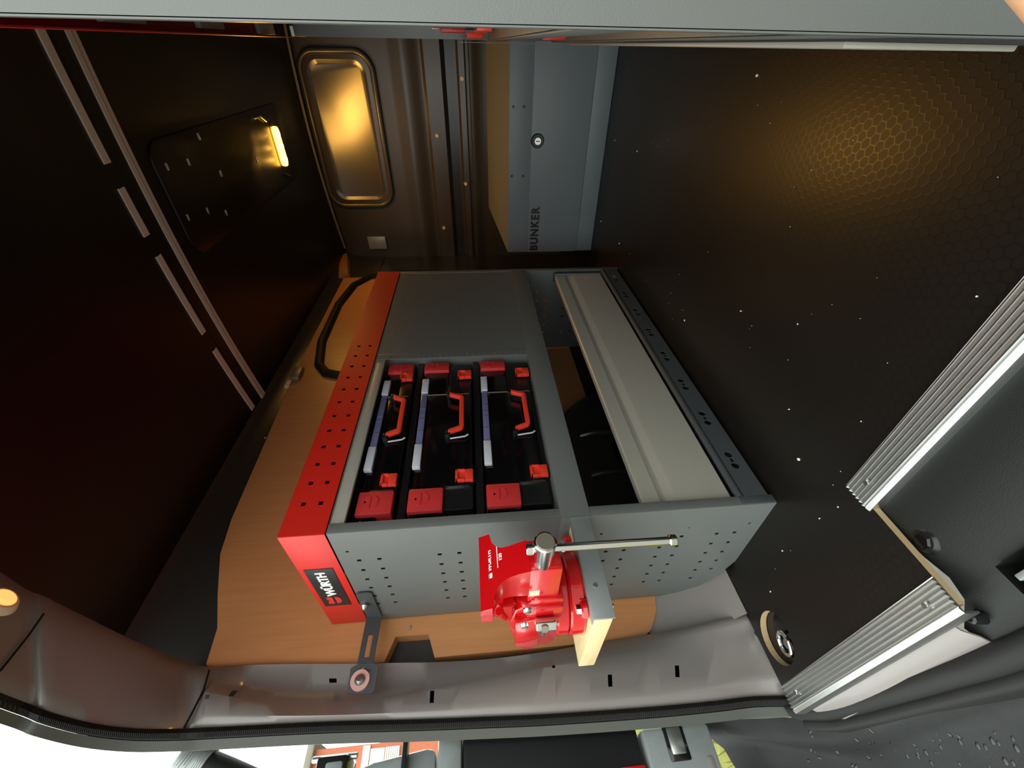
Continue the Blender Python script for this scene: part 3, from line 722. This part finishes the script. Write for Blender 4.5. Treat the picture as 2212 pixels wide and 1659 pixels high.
sl = box('slide_bar','red_gloss',vs_,-.700,-.5005,.2435,.2850,-.0925,-.0505,b=.0025)
box('scale_mark','cream',sl,-.566,-.552,.2428,.2436,-.066,-.052,b=0)
# lettering on the jaw front
def jx(z): return xf(z)+.0004
def on_jaw(mb):
    for p in mb.v: p.x += jx(p.z)
    return mb
on_jaw(text_mb('WÜRTH',1,(0,YC-.004,-.0042),(0,1,0),(0,0,1),.0004,bold=.03,fit=(.029,.0062))).build('jaw_lettering','white',mvj,smooth=False)
mbe = MB(); 
on_jaw(MB().box(0,.0004,YC-.003,YC+.026,-.0128,-.0118)).build('jaw_underline','white',mvj,smooth=False)
on_jaw(text_mb('120',1,(0,YC+.006,-.0182),(0,1,0),(0,0,1),.0004,bold=.03,fit=(.009,.0042))).build('jaw_size_mark','white',mvj,smooth=False)
on_jaw(MB().box(0,.0005,YC-.0125,YC-.0065,-.0008,.0022,b=0).box(0,.0005,YC-.0125,YC-.0065,-.0048,-.0016,b=0)).build('jaw_emblem','white',mvj,smooth=False)
# spindle head and handle
SH = (.2545,-.0685)
MB().cyl((-.502,SH[0]+.003,SH[1]),(-.452,SH[0],SH[1]),.0135,.0135,28,cap=.0015).build('spindle_head','chrome',vs_)
MB().cyl((-.4525,SH[0],SH[1]),(-.4508,SH[0],SH[1]),.0118,.0105,28).build('spindle_face','alu_dark',vs_)
hb = MB().cyl((-.466,.254,-.048),(-.466,.252,-.226),.0047,.0047,16).build('handle_bar','chrome',vs_)
MB().cyl((-.466,.254,-.046),(-.466,.254,-.0545),.0072,.0072,20,cap=.001).build('handle_end','chrome',hb)
MB().cyl((-.466,.252,-.2215),(-.466,.252,-.2305),.0068,.0068,20,cap=.001).build('handle_end','chrome',hb)
# swivel lock
p = hit(1175,1350,1,.222)
lk = MB().cyl((p.x,.223,p.z+.011),(p.x,.223,p.z-.0165),.0088,.0088,20,cap=.001).build('swivel_lock','chrome',vs_)
MB().cyl((p.x+.006,.217,p.z),(p.x+.008,.2135,p.z),.0052,.0052,18).build('lock_screw','alu_dark',lk)
MB().cyl((p.x-.005,.223,p.z),(p.x-.034,.223,p.z-.001),.0034,.0034,12,cap=.001).build('lock_pin','steel',lk)

# ================================================================== RIGHT RACK (seen along its front edge)
XR = .0065; YNR = .25; YFR = 1.40; ZRT = .500
rr = thing('shelving_rack', (.19,.82,FZ), 'tall grey steel shelving rack with red top strip facing the wood-lined side of the van', 'shelving')
box('side_panel','grey',rr,XR,.36,YNR,YNR+.0016,FZ,ZRT-.075,b=.0005)
box('front_flange','grey',rr,XR-.0004,XR+.0014,YNR,YNR+.014,FZ,ZRT-.075,b=.0005)
box('side_panel','grey',rr,XR+.002,.36,YFR-.0016,YFR,FZ,ZRT-.075,b=.0005)
rs = perf(YNR-.001,YFR+.001,ZRT-.075,ZRT, lambda u,v: (XR-.0005,u,v), [(.32+.0427*k,z,.008,.0075) for k in range(24) for z in (.476,.448)], (), (.0015,0,0)).build('top_front_strip','red',rr,smooth=False)
box('top_sheet','red',rr,XR,.36,YNR,YFR,ZRT-.0016,ZRT-.0002,b=.0004)
for z in (-.06,-.225): 
    box('shelf_board','grey',rr,XR+.002,.36,YNR+.002,YFR-.002,z-.004,z,b=.0006)
    box('shelf_lip','grey',rr,XR+.0002,XR+.0018,YNR+.015,YFR-.002,z-.035,z,b=.0006)
MB().tube([(XR+.008,YNR+.02,-.43),(XR+.006,.8,-.43),(XR+.006,YFR,-.43)], .009, 12).build('base_roll','grey_dark',rr)
flr = box('aluminium_flap','alu',rr,XR-.005,XR-.001,YNR+.10,YFR-.06,-.395,-.262,b=.001)
box('base_rail','grey_dark',rr,XR,XR+.002,YNR+.015,YFR-.002,-.49,-.445,b=.0006)
perf(-.215,.015,1.355,1.375, lambda u,v: (XR-.004,v,u), (), [(-.20+.0135*i,1.364,.0034) for i in range(16)], (.0015,0,0)).build('bay_divider','grey',rr,smooth=False)
# boxes of the right rack
def rcase(zt, zb, y0, label):
    t = thing('storage_case', (.17,y0+.21,zb), label, 'storage case', 'storage cases in the right rack')
    X = XR+.017
    box('case_body','black_plastic',t,X+.003,.30,y0,y0+.43,zb,zt-.03,b=.003)
    box('case_lid','black_gloss',t,X+.003,.30,y0-.004,y0+.434,zt-.03,zt,b=.003)
    for yy in (y0,y0+.385): box('corner_block','red_plastic',t,X-.003,X+.04,yy,yy+.046,zt-.064,zt-.004,b=.003)
    for yy in (y0+.07,y0+.32): box('latch','orange_red',t,X-.005,X+.004,yy,yy+.026,zb+.004,zb+.032,b=.002)
    MB().prism([(y0+.16,zb+.05),(y0+.172,zb+.016),(y0+.264,zb+.016),(y0+.276,zb+.05),(y0+.267,zb+.05),(y0+.258,zb+.026),(y0+.178,zb+.026),(y0+.169,zb+.05)],0,X-.014,X-.005,b=.001).build('handle','orange_red',t)
    box('label_holder','clear_grey',t,X-.003,X+.004,y0+.09,y0+.15,zt-.016,zt-.002,b=.001)
    return t
rcase(.062,-.054,.925,'black storage case with red corners on the upper shelf of the tall rack')
rcase(-.105,-.22,.905,'black storage case with red corners on the lower shelf of the tall rack')
for px,py in ((265,44),(455,58),(575,71),(645,76)):
    p = hit(px,py,2,.493); box('slot_light','white',rr,p.x-.003,p.x+.02,p.y-.05,p.y+.05,.488,.498,b=.001)  # white bars stand in for light passing through slots in the sheet

# ================================================================== CHEST AT THE BULKHEAD
YK = 1.696
ck = thing('floor_chest', (-.15,1.95,FZ), 'low grey steel chest with round lock and BUNKER lettering against the bulkhead', 'chest')
box('kick_plate','grey_chest',ck,-.676,.36,YK+.002,2.34,FZ+.0005,-.4305,b=.002)
fr_ = box('front_door','grey_chest',ck,-.676,.36,YK-.004,YK+.012,-.4290,-.2205,b=.002)
box('lid_rim','grey_chest',ck,-.676,.36,YK-.002,YK+.02,-.2180,-.141,b=.003)
MB().prism([(YK,-.1405),(YK+.02,-.139),(2.32,-.088),(2.34,-.088),(2.34,-.22),(YK,-.22)],0,-.676,.36).build('lid','grey_chest',ck,smooth=False)
box('carcass','grey_chest',ck,-.674,.358,YK+.012,2.338,-.43,-.22,b=.001)
MB().cyl((-.266,YK-.003,-.244),(-.266,YK-.010,-.244),.024,.023,32,cap=.002).build('lock_bezel','black_plastic',fr_)
MB().cyl((-.266,YK-.009,-.244),(-.266,YK-.013,-.244),.0135,.0125,28,cap=.001).build('lock_cylinder','chrome',fr_)
box('key_slot_shade','black_plastic',fr_,-.2675,-.2645,YK-.0134,YK-.0125,-.251,-.237,b=0)  # black bar drawn as the shade inside the key slot
text_mb('BUNKER',1,(-.668,YK-.004,-.266),(1,0,0),(0,0,1),.0012,bold=.045,spacing=1.2,fit=(.176,.034)).build('chest_lettering','badge',fr_,smooth=False)
for x,z in ((-.164,-.155),(-.164,-.192),(-.382,-.153),(-.382,-.196)): MB().cyl((x,YK-.001,z),(x,YK-.004,z),.005,.004,10).build('rim_screw','badge',ck)

# ================================================================== LAMPS AND CEILING HARDWARE
LX, LY, LZ = -.328, 1.950, .757
ld = thing('ceiling_light', (LX,LY,LZ), 'glowing warm oblong ceiling light above the bulkhead end', 'lamp')
def capsule(cx, cy, hl, r, n=8): return [(cx+hl+r*math.cos(t), cy+r*math.sin(t)) for t in [-PI/2+PI*i/n for i in range(n+1)]]+[(cx-hl+r*math.cos(t), cy+r*math.sin(t)) for t in [PI/2+PI*i/n for i in range(n+1)]]
MB().prism(capsule(LX,LY,.060,.030),2,LZ+.004,LZ+.012,b=.002).build('housing','black_plastic',ld)
MB().prism(capsule(LX,LY,.052,.018),2,LZ-.012,LZ+.005,b=.004).build('cover','lamp_cover',ld)
for dx in (-.045,0,.045): MB().cyl((LX+dx,LY,LZ-.0115),(LX+dx,LY,LZ-.0135),.011,.010,16).build('light_chip','lamp_chip',ld)
# dark pressed console round the lamp with bright bars
cn = thing('ceiling_console', (LX,1.62,.75), 'dark plastic ceiling console with small bright bars standing in for reflections around the warm light', 'console')
MB().prism(rrect(-.47,-.19,1.18,2.08,.05,5),2,.762,.775,b=.003).build('console_panel','ceiling_black',cn)
for px,py in ((430,295),(408,350),(362,360),(478,375),(450,455),(490,460),(408,470),(555,345)):
    p = hit(px,py,2,.758); box('clip','steel',cn,p.x-.009,p.x+.009,p.y-.0025,p.y+.0025,.757,.763,b=.001)  # steel bars stand in for reflections off the glossy ceiling
MB().tube([(-.215,1.80,.758),(-.215,1.86,.757),(-.235,1.90,.757)], .004, 8).build('console_rib','steel',cn)
MB().tube([(-.42,1.92,.757),(-.44,1.97,.757)], .005, 8).build('console_rib','steel',cn)
# transverse lashing rails
rlA = thing('ceiling_rail', (-.3,1.125,.75), 'continuous aluminium rail across the black ceiling', 'rail')
def rail(mb, y, x0, x1, w_, dz=0):
    n = 24; xs = [x0+(x1-x0)*i/n for i in range(n+1)]
    mb.loft([[(x,y-w_,ceil_z(x)-.001+dz) for x in xs],[(x,y-w_,ceil_z(x)-.007+dz) for x in xs],[(x,y+w_,ceil_z(x)-.007+dz) for x in xs],[(x,y+w_,ceil_z(x)-.001+dz) for x in xs]])
mb = MB(); rail(mb,1.118,-.925,.36,.0135); mb.build('rail_profile','alu_rail',rlA)
mb = MB(); rail(mb,1.1165,-.925,.36,.0014,-.0012); mb.build('rail_groove','alu',rlA)
mb = MB(); rail(mb,1.085,-.92,.36,.018,.002); mb.build('rail_channel','ceiling_black',rlA)
def rx(px,py): return hit(px,py,2,.757).x
rlB = thing('ceiling_rail', (-.3,1.05,.75), 'broken row of short aluminium rail pieces on the black ceiling', 'rail')
for (a,b2) in (((90,50),(245,352)),((272,405),(325,510)),((347,553),(437,722)),((458,755),(528,882))):
    x0,x1 = rx(*b2),rx(*a)
    mb = MB(); rail(mb,1.045,x0,min(x1,.36),.010); mb.build('rail_piece','alu_rail',rlB)
# round courtesy lamp on the rear header
p = hit(-8,1305,2,.708); cl = thing('courtesy_lamp', p, 'round amber courtesy lamp with cream ring on the rear header', 'lamp')
nn = Vector((.35,.55,-.75)).normalized()
MB().cyl(p+nn*.000,p+nn*.012,.024,.021,28,cap=.003).build('lamp_ring','cream',cl)
MB().cyl(p+nn*.011,p+nn*.016,.0145,.012,24,cap=.002).build('lamp_lens','lamp_rear',cl)

# lashing eye in the floor hole
le = thing('lashing_ring', (HC[0],HC[1],FZ-.0133), 'chrome lashing ring in the round floor hole beside the ribbed nosing', 'ring')
MB().cyl((HC[0],HC[1],FZ-.0133),(HC[0],HC[1],FZ-.0125),.040,.040,32).build('ring_dish','black_gloss',le)
MB().tube([(HC[0]+.005+.019*math.cos(t),HC[1]-.012+.017*math.sin(t),FZ-.006+.004*math.cos(t)) for t in [2*PI*i/24 for i in range(24)]], .0036, 10, closed=True).build('ring','chrome',le)
MB().cyl((HC[0]+.005,HC[1]-.012,FZ-.0125),(HC[0]+.005,HC[1]-.012,FZ-.008),.010,.008,20,cap=.001).build('ring_screw','steel',le)
# crumbs on the floor
mb = MB(); random.seed(11)
for px,py,r in ((1725,992,.0026),(1478,692,.0022),(1723,700,.0015),(1600,672,.0016),(1376,327,.0025),(1635,163,.0025),(1338,526,.0025),(1328,303,.002),(1690,1190,.0016),(1664,1278,.0014),(1298,478,.003),(1704,884,.0014),(1860,910,.0012),(1770,1120,.0012),(1810,1095,.0012),(2110,640,.0012),(1900,1010,.0012)):
    p = hit(px,py,2,FZ+.001)
    bm = bmesh.new(); bmesh.ops.create_icosphere(bm,subdivisions=1,radius=r)
    for q in bm.verts: q.co = q.co*random.uniform(.7,1.2)+p
    mb.bm_add(bm)
for i in range(60):
    x,y = random.uniform(-.84,-.05),random.uniform(.3,1.3)
    if x < -.56 and y > .37: continue
    r = random.uniform(.0004,.0008); bm = bmesh.new(); bmesh.ops.create_icosphere(bm,subdivisions=1,radius=r)
    for q in bm.verts: q.co += Vector((x,y,FZ+r))
    mb.bm_add(bm)
tag(mb.build('sawdust_crumbs','crumb',smooth=False), 'pale crumbs of sawdust scattered on the black floor', 'crumbs', kind='stuff')
# small crumb on the black sill
# ================================================================== OUTSIDE, PAST THE DOOR FRAME
tl = thing('tail_lamp', (-1.0,.12,-.27), 'dark tail lamp housing with red lens outside the door pillar', 'tail lamp')
box('lamp_housing','black_plastic',tl,-1.10,-.985,.02,.186,-.262,.06,b=.006)
box('lamp_lens','lens_red',tl,-1.11,-.98,.02,.118,-.262,-.215,b=.004)
box('reflector_strip','zinc',tl,-1.08,-.985,.03,.190,.062,.105,b=.006)
def hinge(name, z0, z1, label):
    t = thing(name, (-1.0,.12,z0), label, 'hinge', 'rear door hinges')
    box('hinge_body','zinc',t,-1.06,-.98,.03,.166,z0,z1,b=.008)
    box('hinge_recess','black_gloss',t,-1.03,-.978,.115,.172,z0+.05,z0+.09,b=.004)
    box('hinge_knuckle','steel',t,-1.02,-.976,.124,.164,z0+.056,z0+.084,b=.004)
    MB().cyl((-1.0,.142,z0+.035),(-1.0,.142,z1-.022),.006,.006,14,cap=.001).build('hinge_pin','steel',t)
    box('hinge_rib','van_paint',t,-1.05,-.977,.06,.120,z0+.010,z0+.026,b=.006)
    return t
hinge('door_hinge', -.398,-.268, 'grey lower hinge of the rear door next to the grass')
t = thing('door_hinge', (-1.0,.15,.2), 'dark bracketed upper hinge of the rear door in front of the brick house', 'hinge', 'rear door hinges')
box('hinge_body','black_gloss',t,-1.05,-.985,.08,.178,.262,.318,b=.006)
box('hinge_knuckle','zinc',t,-1.02,-.98,.10,.168,.270,.300,b=.004)
MB().cyl((-1.0,.176,.25),(-1.0,.176,.33),.005,.005,12,cap=.001).build('hinge_pin','steel',t)
MB().prism([(.05,.258),(.155,.258),(.165,.22),(.176,.125),(.172,.110),(.05,.105)],0,-1.04,-1.0,b=.008).build('hinge_arm','zinc',t)
box('hinge_stop','black_plastic',t,-1.0,-.975,.05,.19,.158,.167,b=.002)
cbp = [hit(425,1640,0,-.98),hit(450,1652,0,-.985),hit(490,1668,0,-1.0),hit(540,1690,0,-1.02)]
cbp = [hit(395,1622,0,-.965)]+cbp
bl = thing('cable_bellows', (-.98,.19,.45), 'ribbed grey cable bellows running from the frame to the open door', 'cable')
MB().tube(cbp[1:], .020, 16).build('bellows_sleeve','bumper',bl)
sm = smooth(cbp[:3],6)
for k in range(len(sm)-1):
    d = (sm[k+1]-sm[k]).normalized(); MB().cyl(sm[k]-d*.0022,sm[k]+d*.0022,.024,.024,18,cap=.001).build('bellows_ring','zinc',bl)
# ground and house
GZ = -1.06
tag(MB().add([(-40,-40,GZ),(40,-40,GZ),(40,40,GZ),(-40,40,GZ)],[[0,1,2,3]]).build('ground','gravel',smooth=False), 'pale gravel drive around the van', 'ground', kind='structure')
tag(MB().add([(-6.5,-2.5,GZ+.004),(-1.35,-2.5,GZ+.004),(-1.35,6,GZ+.004),(-6.5,6,GZ+.004)],[[0,1,2,3]]).build('lawn','grass',smooth=False), 'yellow-green lawn beside the van', 'lawn', kind='stuff')
gr = MB(); random.seed(5)
for i in range(900):
    x,y = random.uniform(-4.2,-1.3),random.uniform(-.6,1.0); h = random.uniform(.03,.09); a = random.uniform(0,PI); dx,dy = math.cos(a)*.006,math.sin(a)*.006
    gr.add([(x-dx,y-dy,GZ),(x+dx,y+dy,GZ),(x+random.uniform(-.03,.03),y+random.uniform(-.03,.03),GZ+h)],[[0,1,2]])
tag(gr.build('grass_blades','grass',smooth=False), 'loose blades of yellow-green grass beside the van', 'grass', kind='stuff')
hs = thing('house', (-9,3,GZ), 'brick house with white window frame and slatted white door beyond the van', 'house')
MB().prism([(-2,GZ),(1.52,GZ),(1.52,2.66),(-2,2.66)],0,-12,-8).build('brick_wall','brick',hs,smooth=False)
MB().box(-12.1,-7.9,-2.1,1.62,2.62,2.72,b=.01).build('eaves','alu_dark',hs)
box('window_frame','white',hs,-8.02,-7.96,.2,1.50,1.83,1.93,b=.005)
box('wall_panel','render_white',hs,-8.02,-7.97,.2,1.46,1.62,1.82,b=.005)
dr = box('slatted_door','render_white',hs,-8.02,-7.98,.2,1.46,1.40,1.61,b=.004)
for k in range(7): box('door_slat','white',dr,-7.98,-7.95,.2,1.46,1.405+k*.03,1.42+k*.03,b=.002)

# ================================================================== THE PHOTOGRAPHER'S HAND at the picture corner
HY = .12
def hp(px, py, y=HY): return hit(px, py, 1, y)
sk = [(hp(2900,640,.10),.026,-1),(hp(2740,470,.105),.025,0),(hp(2560,330),.024,1),          # forearm, wrist, palm
      (hp(2440,170),.0105,2),(hp(2400,82),.0092,3),(hp(2330,-17),.0086,4),(hp(2240,-133),.0084,5),(hp(2170,-225),.006,6),   # index finger seen at the corner
      (hp(2440,150,.125),.0105,2),(hp(2400,60,.13),.0095,8),(hp(2350,-60,.13),.0088,9),(hp(2315,-130,.128),.0065,10),
      (hp(2490,150,.135),.010,2),(hp(2470,40,.145),.0092,12),(hp(2430,-80,.145),.0082,13),(hp(2400,-140,.142),.006,14),
      (hp(2550,180,.145),.009,2),(hp(2550,80,.155),.008,16),(hp(2530,-10,.155),.007,17),(hp(2510,-60,.152),.0055,18),
      (hp(2590,400,.105),.012,2),(hp(2540,420,.09),.010,20),(hp(2480,370,.082),.0085,21),(hp(2440,330,.08),.0065,22)]
org = sk[2][0]
me = bpy.data.meshes.new('person'); me.from_pydata([p-org for p,_,_ in sk],[(i,q) for i,(_,_,q) in enumerate(sk) if q >= 0],[])
ho = bpy.data.objects.new('person', me); COL.objects.link(ho); ho.location = org+Vector((0,0,Z0))
md = ho.modifiers.new('skin','SKIN'); ho.modifiers.new('sub','SUBSURF').levels = 2
ho.modifiers['sub'].render_levels = 2
for i,(_,r,_) in enumerate(sk): me.skin_vertices[0].data[i].radius = (r,r)
me.skin_vertices[0].data[2].use_root = True
md.use_smooth_shade = True
me.materials.append(M['skin'])
tag(ho, 'bare hand of a person with one finger reaching past the tall rack', 'person')
